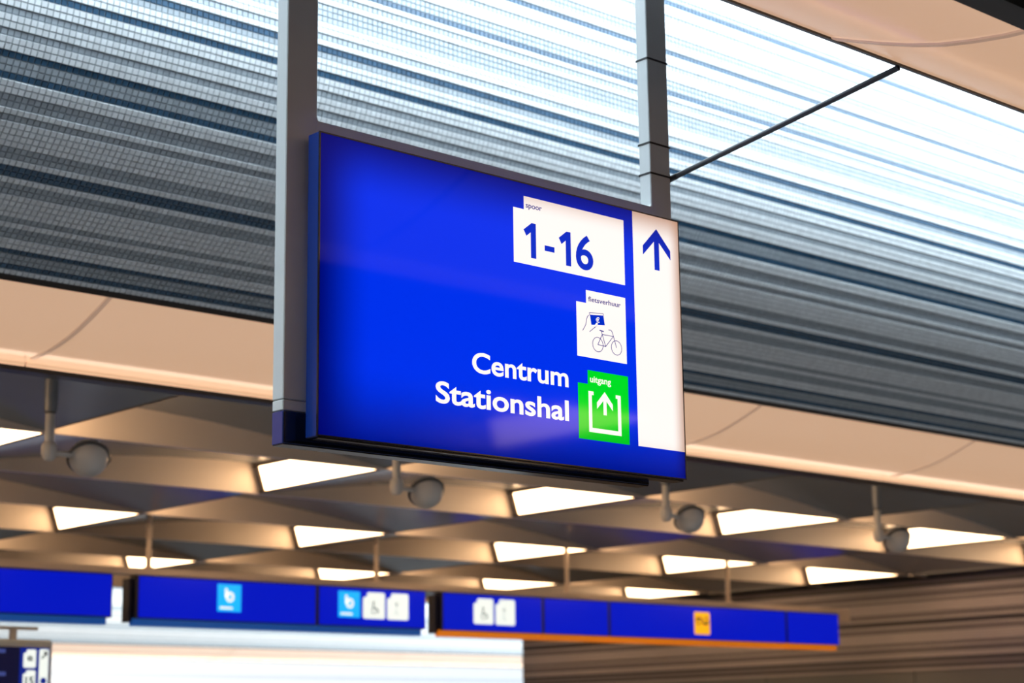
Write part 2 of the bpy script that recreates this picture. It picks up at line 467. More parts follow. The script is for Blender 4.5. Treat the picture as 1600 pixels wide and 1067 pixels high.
# ---- coves: backlit panels, ribs on the joints, black trim with an LED strip behind it
def cove(sgn, edge, name, label, x0=XL, x1=XR, seam0=4.80, pitch=2.6, led=True, cm='cove'):
    root = thing(name, None, None, (x0, edge, CZ)); tag(root, label, 'cove', kind='structure')
    xs = [seam0 + k * pitch for k in range(-8, 20) if x0 < seam0 + k * pitch < x1]
    ed = [x0] + xs + [x1]
    P = [(edge + sgn * d, z) for d, z in COVE]
    for a, b in zip(ed[:-1], ed[1:]):
        m = MB(); sweep(P, a + 0.004, b - 0.004, m); sweep([(y, z + 0.012) for y, z in P], a + 0.004, b - 0.004, m)
        m.build('cove_panel', M[cm], root, smooth=True, fixn=False)
    for x in xs:
        m = MB()
        for k in range(4, len(P) - 1):
            (ya, za), (yb, zb) = P[k], P[k + 1]
            m.add([(x - .018, ya, za), (x + .018, ya, za), (x + .018, yb, zb), (x - .018, yb, zb),
                   (x - .014, ya, za - .006), (x + .014, ya, za - .006), (x + .014, yb, zb - .006), (x - .014, yb, zb - .006)],
                  [(4, 5, 6, 7), (0, 1, 5, 4), (2, 3, 7, 6), (0, 4, 7, 3), (1, 2, 6, 5)])
        m.build('joint_strip', M['cove_rib'], root, smooth=True)
    # lower trim: shallow trough whose lip hides the strip lying in it
    m = MB()
    m.box(x0, x1, *sorted((edge - sgn * 0.062, edge + sgn * 0.026)), CZ - 0.016, CZ - 0.008)
    m.box(x0, x1, *sorted((edge + sgn * 0.020, edge + sgn * 0.026)), CZ - 0.008, CZ + 0.010)
    m.box(x0, x1, *sorted((edge - sgn * 0.068, edge - sgn * 0.060)), CZ - 0.016, CZ + 0.09)
    m.build('edge_trim', M['black'], root)
    if led:
        m = MB(); m.box(x0, x1, *sorted((edge - sgn * 0.050, edge - sgn * 0.044)), CZ - 0.008, CZ + 0.015)
        m.build('led_strip', M['led'], root)
    # upper trim between cove and mosaic
    m = MB()
    ya, za = P[-1]; yb, zb = edge + sgn * MP[0][0], MP[0][1]
    m.add([(x, y, z) for x in (x0, x1) for y, z in ((ya - sgn * .004, za - .010), (yb + sgn * .01, zb - .004), (yb + sgn * .004, zb + .02), (ya, za + .03))],
          [(0, 1, 5, 4), (1, 2, 6, 5), (2, 3, 7, 6), (3, 0, 4, 7), (0, 1, 2, 3), (4, 5, 6, 7)])
    m.build('upper_trim', M['black'], root)
    return root
cove(-1, FAR_E, 'trim_1', 'pale peach curved cove under the mosaic wall, its panels parted by slanting joints')
cove(1, NEAR_E, 'trim_2', 'pale peach curved cove at the top right corner, nearest the viewer')

# ------------------------------------------------------------------ coffered ceiling
EX0, EP = 5.85, 2.832          # X of the folds
SP = 1.732                     # width of one ceiling strip
edges = [EX0 + EP * n for n in range(-4, 6)]
def gz(d): return 0.238 * math.sin(min(d / 2.55, 1.13) * math.pi / 2)
NS = 20
def vault_mesh(kind):
    """one cell, origin at its left fold; 'L' rises to a lamp on the right, 'E' falls from a fold on the left"""
    xs = [0.07 + (EP - 0.07) * k / NS for k in range(NS + 1)] if kind == 'L' else [EP * k / NS for k in range(NS + 1)]
    P = [(x, gz(x - 0.07) if kind == 'L' else gz(EP - x)) for x in xs]
    v = []
    for dz in (0, 0.012):
        for y in (0.02, SP - 0.02): v += [(x, y, z + dz) for x, z in P]
    n = NS + 1
    f = []
    for k in range(NS):
        f.append((k, n + k, n + k + 1, k + 1)); f.append((2 * n + k, 2 * n + k + 1, 3 * n + k + 1, 3 * n + k))
    for q in (0, NS): f.append((q, n + q, 3 * n + q, 2 * n + q))
    me = bpy.data.meshes.new('vault_panel'); me.from_pydata(v, [], f); me.materials.append(M['vault'])
    me.polygons.foreach_set('use_smooth', [True] * len(f)); me.set_sharp_from_angle(angle=math.radians(35)); me.update()
    return me
VM = {k: vault_mesh(k) for k in 'LE'}
def lamp_meshes(kind):
    """inclined lamp closing the fold, origin at the fold at ceiling level"""
    s = 1
    if kind == 'L': a, b = (0.066, 0.012), (0.0, 0.205)       # faces -X and down
    else: a, b = (0.004, 0.012), (0.07, 0.205)                # faces +X and down
    y0, y1 = 0.09, SP - 0.09
    d = MB(); n = Vector((b[1] - a[1], 0, a[0] - b[0])).normalized() * (-1 if kind == 'L' else 1)
    th = 0.008
    q = [Vector((a[0], y0, a[1])), Vector((a[0], y1, a[1])), Vector((b[0], y1, b[1])), Vector((b[0], y0, b[1]))]
    def slab(mb, q, th0, th1):
        v = [p + n * th1 for p in q] + [p + n * th0 for p in q]
        mb.add(v, [(0, 1, 2, 3), (7, 6, 5, 4), (0, 4, 5, 1), (1, 5, 6, 2), (2, 6, 7, 3), (3, 7, 4, 0)])
    slab(d, q, -0.01, 0.0)
    fr = MB()
    u = (q[3] - q[0]).normalized(); w = Vector((0, 1, 0)); e = 0.014
    def bar(p0, p1, t): slab(fr, [p0, p1, p1 + t, p0 + t], -0.014, 0.010)
    bar(q[0] - w * .07, q[1] + w * .07, -u * e); bar(q[3] - w * .07, q[2] + w * .07, u * e)
    bar(q[0], q[3], -w * e); bar(q[1], q[2], w * e)
    bk = MB(); slab(bk, [q[0] - w * .09 - u * .01, q[1] + w * .09 - u * .01, q[2] + w * .09 + u * .04, q[3] - w * .09 + u * .04], -0.02, -0.012)
    out = []
    for mb, nm, mt_ in ((d, 'diffuser', 'lamp'), (fr, 'frame', 'lampframe'), (bk, 'backing', 'fin')):
        me = bpy.data.meshes.new(nm); me.from_pydata([tuple(v) for v in mb.v], [], mb.f); me.materials.append(M[mt_])
        import bmesh
        bm = bmesh.new(); bm.from_mesh(me); bmesh.ops.recalc_face_normals(bm, faces=bm.faces); bm.to_mesh(me); bm.free()
        out.append((nm, me))
    return out
LM = {k: lamp_meshes(k) for k in 'LE'}
def ceil_strips(name, label, ybase, count, first, sgn):
    """sgn +1: strips run away from ybase in +Y"""
    root = thing(name, None, None, (0, ybase, CZ)); tag(root, label, 'ceiling', kind='structure')
    for k in range(count):
        y0 = ybase + k * SP if sgn > 0 else ybase - (k + 1) * SP
        kind = 'EL'[(k + first) % 2]
        for n, x in enumerate(edges):
            if x + EP < XR + 0.2:
                o = bpy.data.objects.new('vault_panel', VM[kind]); col.objects.link(o); o.parent = root
                o.location = (x, y0 - ybase, 0)
            if sgn > 0 and kind == 'L' and x > 5 and k < 6:
                yield k, n, x, y0          # a lamp the photograph shows
            elif sgn > 0 or k in (1, 4):
                for nm, me in LM[kind]:
                    o = bpy.data.objects.new('lamp_' + nm, me); col.objects.link(o); o.parent = root
                    o.location = (x, y0 - ybase, 0)
        # fin on the far side of the strip
        yf = y0 + SP if sgn > 0 else y0
        m = MB(); m.box(edges[0] - 0.2, XR, yf - 0.018, yf + 0.018, CZ - 0.012, CZ + 0.30)
        m.build('fin', M['fin'], root)
    y0, y1 = sorted((ybase, ybase + sgn * count * SP))
    m = MB()
    m.box(edges[-1] + 0.075, XR, y0, y1, CZ, CZ + 0.02)          # flat end by the right wall
    m.box(XL, edges[0], y0, y1, CZ, CZ + 0.02)                    # flat end on the left
    m.build('flat_panel', M['vault'], root)
    m = MB(); m.box(XL, XR, y0, y1, CZ + 0.32, CZ + 0.36)
    m.build('deck', M['plaster'], root)
rows_named = {1: 'nearest', 3: 'middle', 5: 'farthest'}
ORD = ['leftmost', 'second from the left', 'third from the left', 'fourth from the left', 'fifth from the left', 'rightmost']
lamps = list(ceil_strips('ceiling', 'folded grey ceiling of shallow coffers with glowing lamp panels beyond the cove', FAR_E + 0.075, 7, 0, 1))
list(ceil_strips('ceiling_near', 'folded ceiling with lamp panels over the near side of the hall', NEAR_E - 0.075, 6, 0, -1))
bpy.data.objects['ceiling_near'].name = 'ceiling.001'
byrow = {}
for k, n, x, y0 in lamps: byrow.setdefault(k, []).append((x, y0))
VIS = {1: (0, 5), 3: (1, 5), 5: (1, 4)}   # index of first lamp in view and how many
for k, L in byrow.items():
    L.sort(); 
    i0 = {1: 0, 3: 1, 5: 2}[k]
    for i, (x, y0) in enumerate(L):
        j = i - i0
        if j < 0: lab = 'warm lamp panel of the %s ceiling row, %s beyond the left picture edge' % (rows_named[k], ['first', 'second'][-j - 1])
        else: lab = 'warm white glowing lamp panel in the %s ceiling row, %s' % (rows_named[k], ORD[min(j, 5)])
        t = thing('ceiling_light', lab, 'ceiling light', (x, y0, CZ), 'glowing lamp panels in the ceiling folds')
        for nm, me in LM['L']:
            o = bpy.data.objects.new(nm, me); col.objects.link(o); o.parent = t

# ------------------------------------------------------------------ hall shell
YE = FAR_E + 0.15 + 7 * SP            # far edge of the coffered ceiling
m = MB(); m.box(-30, 60, -9, 60, -0.1, 0); struct(m, 'floor', M['floor'], 'grey stone floor of the station hall', 'floor')
m = MB(); m.box(XL - .3, XL, -9, 60, 0, ROOF); struct(m, 'wall_left', M['plaster'], 'plain grey wall closing the left end of the hall', 'wall')
m = MB(); m.box(XL, XR, -8.3, -8.0, 0, ROOF); struct(m, 'wall_back', M['plaster'], 'plain grey wall behind the viewer', 'wall')
m = MB(); m.box(XL, 5.6, -8.0, NEAR_E + 1.9, ROOF - .1, ROOF); m.box(5.6, XR, -8.0, NEAR_E + 1.85, LOW - .1, LOW)  # right slab, out of view, drops with the lowered wall to open the sky
m.box(5.5, 5.6, -8.0, NEAR_E + 1.85, LOW, ROOF)
m.box(XL, XR, FAR_E - 1.5, YE + 1.5, ROOF - .1, ROOF)
struct(m, 'roof', M['plaster'], 'flat roof slabs beside the light wells', 'roof')
m = MB(); m.box(XL, XR, -8.0, NEAR_E - 0.075 - 6 * SP + 0.02, CZ, CZ + .05); struct(m, 'ceiling_end', M['plaster'], 'flat strip of ceiling behind the viewer', 'ceiling')
# right wall: plain panels below, tile courses above
WX = XR
rw = MB(); rw.box(WX + 0.03, WX + 0.4, -8, 22.5, 0, ROOF)
wr = struct(rw, 'wall_right', M['grout'], 'brown-lit mosaic wall at the right, banded in tile courses above grey panels', 'wall')
z = 2.49; i = 0
while z < 3.72:
    r = ROWS[i]; n = 1
    while i + n < len(ROWS) and ROWS[i + n] == r: n += 1
    h = n * PITCH; x = WX + (0 if r == 'w' else 0.018)
    m = MB(); m.uv = []
    m.box(x, WX + 0.05, -8, 22.48, z + 0.001, z + h - 0.001)
    m.uv = [(v[1], v[2] - 2.49) for v in m.v]
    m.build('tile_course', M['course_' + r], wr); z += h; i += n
m = MB(); m.box(WX - .002, WX + .05, NEAR_E, FAR_E, z, ROOF); m.build('upper_wall', M['plaster'], wr)
for k in range(12):
    y = -8 + k * 2.54
    m = MB(); m.box(WX + 0.012, WX + 0.04, y + .006, y + 2.534, 0.02, 2.485, bevel=0.004); m.build('wall_panel', M['panel'], wr)
m = MB(); m.box(WX - 0.03, WX + 0.05, FAR_E, 22.4, CZ - 0.03, CZ + 0.02); m.build('shadow_gap', M['black'], wr)

# ------------------------------------------------------------------ sunlit atrium beyond
AF = 39.3                       # ceiling edge of its far side
aw = course_wall(MB(), -1, AF, -8, 55, NROW, 1.0)
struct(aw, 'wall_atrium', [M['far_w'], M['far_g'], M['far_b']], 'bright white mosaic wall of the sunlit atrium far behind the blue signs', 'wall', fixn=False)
cove(-1, AF, 'trim_3', 'sunlit cove strip at the foot of the far white atrium wall', x0=-8, x1=55, seam0=4.8, pitch=5.2, led=True)
cove(1, YE, 'trim_4', 'cove of the far atrium hidden behind the row of blue signs', x0=XL, x1=XR, seam0=4.8, pitch=2.6)
na = course_wall(MB(), 1, YE, XL, XR, NROW, 1.0)
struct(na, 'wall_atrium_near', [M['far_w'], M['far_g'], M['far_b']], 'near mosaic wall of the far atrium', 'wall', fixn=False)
fw = MB(); fw.box(-8, 55, AF + .02, AF + .3, 0, CZ); fwo = struct(fw, 'wall_end', M['grout'], 'pale banded end wall under the far atrium cove', 'wall')
z = CZ - 0.02; i = 0
while z > 0.1:
    h = [0.30, 0.14, 0.22, 0.10][i % 4]; r = 'wgwg'[i % 4]
    m = MB(); m.box(-8, 55, AF - (0.0 if r == 'w' else -0.012), AF + .05, max(z - h, 0), z - 0.004)
    m.uv = [(v[0], v[2]) for v in m.v]
    m.build('tile_course', M['end_' + r], fwo); z -= h; i += 1
m = MB(); m.box(55, 55.3, 22, 40, 0, 4.5); struct(m, 'wall_atrium_right', M['plaster'], 'low wall at the right end of the far atrium', 'wall')
m = MB(); m.box(XL, 31.3, YE + 1.0, AF - 1.0, ROOF, ROOF + .2); struct(m, 'roof_atrium', M['plaster'], 'solid roof over the left part of the far atrium', 'roof')
m = MB(); m.box(XR + .4, 55, 20.5, 20.8, 0, 4.3); struct(m, 'wall_atrium_side', M['plaster'], 'low front wall of the far atrium beside the hall', 'wall')

# ------------------------------------------------------------------ the hanging sign
SX, SY, SZ = 3.345, 4.60, 2.578
sign = thing('hanging_sign', 'large backlit blue sign with platform, bicycle hire and exit panels hung between two grey posts', 'sign', (SX, SY, SZ))
W, H = SIGN_W, SIGN_H
def up_(pts): return [(SX + u, SZ + v) for u, v in pts]
hb = MB(); hb.box(SX, SX + W, SY + 0.004, SY + 0.062, SZ, SZ + H, bevel=0.002)
housing = hb.build('housing', M['navy'], sign)
fb = MB(); e = 0.005
fb.box(SX, SX + e, SY, SY + .006, SZ, SZ + H); fb.box(SX + W - e, SX + W, SY, SY + .006, SZ, SZ + H)
fb.box(SX + e, SX + W - e, SY, SY + .006, SZ + H - e, SZ + H)
fb.box(SX + e, SX + W - e, SY, SY + .006, SZ, SZ + e)
fb.build('edge_frame', M['darknavy'], sign)
bt = MB(); bt.box(SX + .01, SX + W - .01, SY + .008, SY + .058, SZ - .006, SZ + .002); bt.build('base_plate', M['darknavy'], sign)
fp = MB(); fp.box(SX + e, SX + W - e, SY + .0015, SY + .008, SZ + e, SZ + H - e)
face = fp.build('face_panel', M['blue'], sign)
YF = SY + 0.0008              # front of the coloured films
YT = SY + 0.0002              # front of the print on them
def film(poly, m, name, parent=face, yf=YF, th=.0009):
    b = MB(); b.plate(up_(poly), yf, th); o = b.build(name, m, sign); o.parent = parent; return o
def place(b, m, name, parent=face):
    o = b.build(name, m, sign); o.parent = parent; return o
def txt(body, u0, u1, v0, v1, m, name='lettering', yf=YT, ref=None, offset=0.0, parent=face):
    return place(text_mesh(body, SX + u0, SX + u1, SZ + v0, SZ + v1, yf, .0006, ref, offset), m, name, parent)
# platform panel
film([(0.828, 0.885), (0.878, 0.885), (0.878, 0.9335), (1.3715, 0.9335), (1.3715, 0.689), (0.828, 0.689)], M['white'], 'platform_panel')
txt('spoor', 0.8867, 0.9631, 0.893, 0.9065, M['thinink'], ref='o', offset=0.012)
def digit1(u0, u1, st, v0, v1):
    w = 0.0245
    b = MB(); b.plate(up_([(u1 - w, v0), (u1, v0), (u1, v1), (u1 - 0.020, v1), (u0, v1 - 0.029), (u0 + 0.013, v1 - 0.050), (u1 - w, v1 - 0.034)]), YT, .0006)
    place(b, M['ink'], 'numeral')
digit1(0.8746, 0.9327, 0, 0.715, 0.841)
digit1(1.0429, 1.1008, 0, 0.715, 0.840)
film([(0.9737, 0.7518), (1.0206, 0.7518), (1.0206, 0.7715), (0.9737, 0.7715)], M['ink'], 'hyphen', yf=YT, th=.0006)
txt('6', 1.1254, 1.2116, 0.7125, 0.8425, M['ink'], 'numeral', offset=0.018)
# direction panel
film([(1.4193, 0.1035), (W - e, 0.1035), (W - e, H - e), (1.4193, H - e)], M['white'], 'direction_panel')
film([(1.5440, 0.9307), (1.4700, 0.8560), (1.4700, 0.8210), (1.5300, 0.8800), (1.5300, 0.7722), (1.5565, 0.7722), (1.5565, 0.8800), (1.6170, 0.8225), (1.6170, 0.8575)], M['ink'], 'up_arrow', yf=YT, th=.0006)
# bicycle hire panel
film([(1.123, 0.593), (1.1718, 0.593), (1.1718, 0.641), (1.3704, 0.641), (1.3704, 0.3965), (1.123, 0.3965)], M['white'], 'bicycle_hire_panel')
txt('fietsverhuur', 1.1816, 1.3455, 0.6010, 0.6135, M['thinink'], ref='e', offset=0.012)
bk = MB()
film([(1.1887, 0.5530), (1.2560, 0.5590), (1.2621, 0.5240), (1.1950, 0.5170)], M['ink'], 'banknote', yf=YT, th=.0006)
b = MB(); b.stroke(up_([(1.1858, 0.5600), (1.2545, 0.5660), (1.2560, 0.5590)]), .0022, YT, .0006)
b.stroke(up_([(1.1858, 0.5600), (1.1887, 0.5500)]), .0022, YT, .0006)
b.stroke(up_([(1.1830, 0.5510), (1.1760, 0.5440), (1.1712, 0.5342), (1.1700, 0.5240), (1.1667, 0.5137), (1.1600, 0.5030), (1.1507, 0.4905)]), .0024, YT, .0006)
b.stroke(up_([(1.2230, 0.5180), (1.2050, 0.5050), (1.1854, 0.4908)]), .0024, YT, .0006)
place(b, M['thinink'], 'hand_drawing')
txt('€', 1.2170, 1.2360, 0.5290, 0.5490, M['white'], 'currency_mark', yf=YT - .0003, offset=0.02)
film([(1.2060, 0.5140), (1.2180, 0.5130), (1.2280, 0.5250), (1.2210, 0.5285)], M['white'], 'thumb_mark', yf=YT - .0003, th=.0004)
b = MB()
for cx in (1.2251, 1.3190):
    b.stroke(up_([(cx + .0262 * math.cos(t), 0.4489 + .0262 * math.sin(t)) for t in np.linspace(0, 2 * math.pi, 36, endpoint=False)]), .0024, YT, .0006, closed=True)
def ln(*p, w=.0026): b.stroke(up_(p), w, YT, .0006)
ln((1.2251, 0.4489), (1.2480, 0.4890), (1.3040, 0.4890), (1.2640, 0.4470), (1.2251, 0.4489))
ln((1.2640, 0.4470), (1.2440, 0.5000)); ln((1.2350, 0.5025), (1.2560, 0.5005), w=.004)
ln((1.3190, 0.4489), (1.2990, 0.5045), (1.2920, 0.5105), (1.2800, 0.5100))
place(b, M['thinink'], 'bicycle_drawing')
# exit panel
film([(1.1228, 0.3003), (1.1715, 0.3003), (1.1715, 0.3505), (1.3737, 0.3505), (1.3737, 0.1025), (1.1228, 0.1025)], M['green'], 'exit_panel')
txt('uitgang', 1.1825, 1.2859, 0.3085, 0.3245, M['white'], ref='n', offset=0.012)
g = 0.0155
film([(1.1730, 0.1300), (1.3332, 0.1300), (1.3332, 0.2755), (1.3085, 0.2755), (1.3085, 0.2630), (1.3332 - g, 0.2630), (1.3332 - g, 0.1300 + g),
      (1.1730 + g, 0.1300 + g), (1.1730 + g, 0.2630), (1.1979, 0.2630), (1.1979, 0.2755), (1.1730, 0.2755)], M['white'], 'exit_bracket', yf=YT, th=.0006)
film([(1.2532, 0.2800), (1.2140, 0.2385), (1.2140, 0.2160), (1.2458, 0.2480), (1.2458, 0.1968), (1.2610, 0.1968), (1.2610, 0.2480), (1.2923, 0.2160), (1.2923, 0.2385)], M['white'], 'exit_arrow', yf=YT, th=.0006)
# destinations
txt('Centrum', 0.6334, 1.0764, 0.2755, 0.3475, M['white'], ref='C', offset=0.02)
txt('Stationshal', 0.4752, 1.0753, 0.1560, 0.2300, M['white'], ref='S', offset=0.02)

# posts, rail and lower bar
PY0, PY1 = 4.69, 4.748
def post(x0, x1, zb):
    b = MB(); b.box(x0, x1, PY0, PY1, zb, ROOF - 0.6, bevel=0.003); return b.build('post', M['post'], sign)
LX0, LX1, RX0, RX1 = 3.279, 3.401, 4.962, 5.073
post(LX0, LX1, 2.700); post(RX0, RX1, 2.700)
b = MB(); b.box(LX0, LX1, PY0, PY1, 2.664, 2.698, bevel=0.003); b.build('post_cap', M['post'], sign)
b = MB(); b.box(LX1 - 0.002, RX0 + 0.002, PY0, PY1, 3.50, 3.629); b.build('top_rail', M['post'], sign)
for cx, s_ in ((LX1, 1), (RX0, -1)):
    b = MB(); r = 0.014
    poly = [(cx, 3.627)] + [(cx + s_ * (r - r * math.cos(t)), 3.627 + r - r * math.sin(t)) for t in np.linspace(0, math.pi / 2, 7)][0:] 
    poly = [(cx, 3.627), (cx, 3.627 + r)] + [(cx + s_ * (r - r * math.cos(t)), 3.627 + r - r * math.sin(t)) for t in np.linspace(0.2, math.pi / 2, 6)]
    b.plate(poly, PY0 + .001, PY1 - PY0 - .002); b.build('corner_fillet', M['post'], sign)
b = MB(); b.box(LX0, 4.905, PY0, PY1, 2.560, 2.662, bevel=0.002); b.build('lower_bar', M['navy'], sign)
b = MB(); b.box(LX0 + .004, 4.903, PY0 - .0015, PY0 + .004, 2.562, 2.660); b.build('bar_cover', M['darknavy'], sign)
b = MB(); b.box(LX0 + .004, 4.903, PY0 + .001, PY1 - .001, 2.557, 2.562); b.build('bar_base', M['darknavy'], sign)
for x in (3.60, 4.20, 4.80):
    for z_ in (2.62, 3.52):
        b = MB(); b.box(x - .03, x + .03, SY + .060, PY0 + .004, z_ - .02, z_ + .02); b.build('bracket', M['black'], sign)
def strap(zs, tilt):
    b = MB(); q = 0.0022; h = 0.0035
    x0, x1, y0, y1 = RX0 - q, RX1 + q, PY0 - q, PY1 + q
    b.box(x0, x1, y0, PY0, zs - h, zs + h); b.box(x0, x1, PY1, y1, zs - h, zs + h)
    b.box(x0, RX0, PY0, PY1, zs - h, zs + h); b.box(RX1, x1, PY0, PY1, zs - h, zs + h)
    b.build('cable_strap', M['strap'], sign)
for zs in (3.765, 3.886, 4.228): strap(zs, 0)

# brace rod between the right post and the near cove
p0, p1 = Vector((RX1 + 0.016, PY0 + 0.03, 3.765)), Vector((5.19, 3.690, 3.955))
rod = thing('brace_rod', 'thin dark steel rod running from the right sign post up to the near cove', 'rod', p0)
d = (p1 - p0).normalized()
b = MB(); b.tube(p0 + d * 0.02, p1, 0.0105, n=14); b.build('bar', M['rod'], rod, smooth=True)
b = MB(); b.tube(p0 - d * 0.004, p0 + d * 0.05, 0.0125, 0.0115, n=14); b.build('end_ferrule', M['black'], rod, smooth=True)
b = MB(); b.box(RX1 + 0.0025, RX1 + 0.014, PY0 + 0.012, PY0 + 0.048, 3.750, 3.785, bevel=0.002); b.build('clamp', M['black'], rod)

# ------------------------------------------------------------------ ball spotlights under the ceiling edge
SPOT_LABEL = ['grey ball spotlight on a short stem at the far left, left of the sign post',
              'grey ball spotlight on a short stem under the left half of the big sign',
              'grey ball spotlight on a short stem just right of the big sign',
              'grey ball spotlight on a short stem at the far right under the cove']
for X, lab in zip((5.255, 7.87, 10.54, 13.22), SPOT_LABEL):
    Yq = 9.90
    up0 = gz(EP - (X - EX0) % EP) + 0.006
    t = thing('ball_spotlight', lab, 'spotlight', (X, Yq, 3.25), 'ball spotlights along the ceiling edge')
    b = MB(); b.lathe((X, Yq, CZ), (0, 0, -1), [(-up0, 0.0), (-up0, 0.040), (0.035, 0.040), (0.10, 0.037), (0.104, 0.033), (0.104, 0)], 20)
    b.build('ceiling_cup', M['vault'], t, smooth=True)
    b = MB(); b.lathe((X, Yq, CZ), (0, 0, -1), [(0.098, 0.030), (0.106, 0.034), (0.112, 0.034), (0.116, 0.03)], 20); b.build('collar', M['spotring'], t, smooth=True)
    b = MB(); b.tube((X, Yq, CZ - 0.09), (X, Yq, 3.40), 0.0285, n=20); b.build('stem', M['spot'], t, smooth=True)
    b = MB(); b.lathe((X, Yq, 3.415), (0, 0, -1), [(0, 0.0), (0, 0.034), (0.012, 0.042), (0.035, 0.046), (0.07, 0.044), (0.095, 0.036), (0.108, 0.024), (0.112, 0.0)], 20)
    b.build('knuckle', M['spot'], t, smooth=True)
    cxs = X + 0.262; cz = 3.345; R = 0.118
    b = MB(); b.tube((X + 0.03, Yq, 3.355), (cxs - R + 0.004, Yq, 3.350), 0.016, n=14); b.build('arm', M['spot'], t, smooth=True)
    ax = Vector((-0.22, -0.62, -0.75)).normalized()
    b = MB(); prof = []
    for q in np.linspace(-math.pi / 2, math.pi / 2, 19):
        prof.append((R * 0.96 * math.sin(q), max(R * 0.985 * math.cos(q), 0.0002)))
    b.lathe((cxs, Yq, cz), ax, prof, 32); b.build('globe', M['spot'], t, smooth=True)
    b = MB(); b.torus((cxs, Yq, cz), ax, R * 1.0, 0.013, 40, 8); rg = b.build('ring', M['spotring'], t, smooth=True)
    b = MB(); b.tube((cxs + R - 0.004, Yq, cz + 0.002), (cxs + R + 0.028, Yq, cz + 0.002), 0.015, n=14); b.build('knob', M['spotring'], t, smooth=True)

# ------------------------------------------------------------------ row of far signs on a hung beam
GY = 14.90
ga = thing('sign_beam', 'long tan beam on thin ceiling poles carrying the row of blue signs', 'beam', (12.8, GY, 3.19))
b = MB(); b.box(5.2, 19.0, GY - .01, GY + .13, 3.181, 3.245, bevel=.004); b.build('beam', M['beam'], ga)
b = MB(); b.box(19.0, 19.20, GY - .01, GY + .13, 3.085, 3.247, bevel=.006); b.build('end_block', M['beam'], ga)
for x in (6.34, 8.995, 11.64, 14.30, 16.97):
    b = MB(); b.tube((x, GY + .07, 3.24), (x, GY + .07, CZ + 0.16), 0.026, n=14); b.build('pole', M['beam'], ga, smooth=True)
    b = MB(); b.lathe((x, GY + .07, 3.245), (0, 0, 1), [(0, 0.0), (0, 0.05), (0.018, 0.045), (0.02, 0.0)], 16); b.build('pole_foot', M['beam'], ga, smooth=True)
def far_sign(label, x0, x1, divs, bar):
    t = thing('direction_sign', label, 'sign', (x0, GY, 2.72), 'blue signs hung in a row under the beam')
    z0, z1 = 2.785, 3.178
    b = MB(); b.box(x0 - 0.02, x1 + 0.005, GY + .004, GY + .12, z0, z1, bevel=.003); b.build('housing', M['fardark'], t)
    b = MB(); b.box(x0 - 0.07, x0 - 0.02, GY + .05, GY + .16, z0 - .03, z1 - .03); b.build('end_plate', M['fardark'], t)
    ee = [x0] + divs + [x1]
    for a, c in zip(ee[:-1], ee[1:]):
        b = MB(); b.box(a + (.025 if a != x0 else .01), c - (.025 if c != x1 else .012), GY - .002, GY + .006, z0 + .012, z1 - .012); b.build('face_panel', M['farblue'], t)
    for a, c in zip(ee[:-1], ee[1:]):
        b = MB(); b.box(a - .03 if a == x0 else a + .004, c - (.04 if c == x1 else .004), GY + .02, GY + .10, z0 - .062, z0 + .002, bevel=.004); b.build('lower_bar', M[bar], t)
    return t
def rrect(x0, x1, z0, z1, r=0.025):
    P = []
    for cx, cz_, a in ((x1 - r, z1 - r, 0), (x0 + r, z1 - r, 90), (x0 + r, z0 + r, 180), (x1 - r, z0 + r, 270)):
        P += [(cx + r * math.cos(math.radians(a + q)), cz_ + r * math.sin(math.radians(a + q))) for q in (0, 30, 60, 90)]
    return P
def icon_b(t, x0, x1, z0, z1):
    b = MB(); b.plate([(x0, z0), (x1, z0), (x1, z1), (x0, z1)], GY - .006, .005); p = b.build('logo_panel', M['cyan'], t)
    w = x1 - x0; h = z1 - z0; cx = x0 + .52 * w; cz_ = z0 + .55 * h
    b = MB(); b.stroke([(cx - .16 * w, cz_ + .30 * h), (cx - .16 * w, cz_ - .02 * h)], .11 * w, GY - .009, .003)
    ring = [(cx + .0 * w + .13 * w * math.cos(q), cz_ - .01 * h + .14 * h * math.sin(q)) for q in np.linspace(0, 2 * math.pi, 20, endpoint=False)]
    b.stroke(ring, .11 * w, GY - .009, .003, closed=True)
    b.plate(rrect(x0 + .10 * w, x0 + .64 * w, z0 + .09 * h, z0 + .18 * h, .008), GY - .009, .003)
    o = b.build('logo_mark', M['farwhite'], t); o.parent = p; o.location = (0, 0, 0)
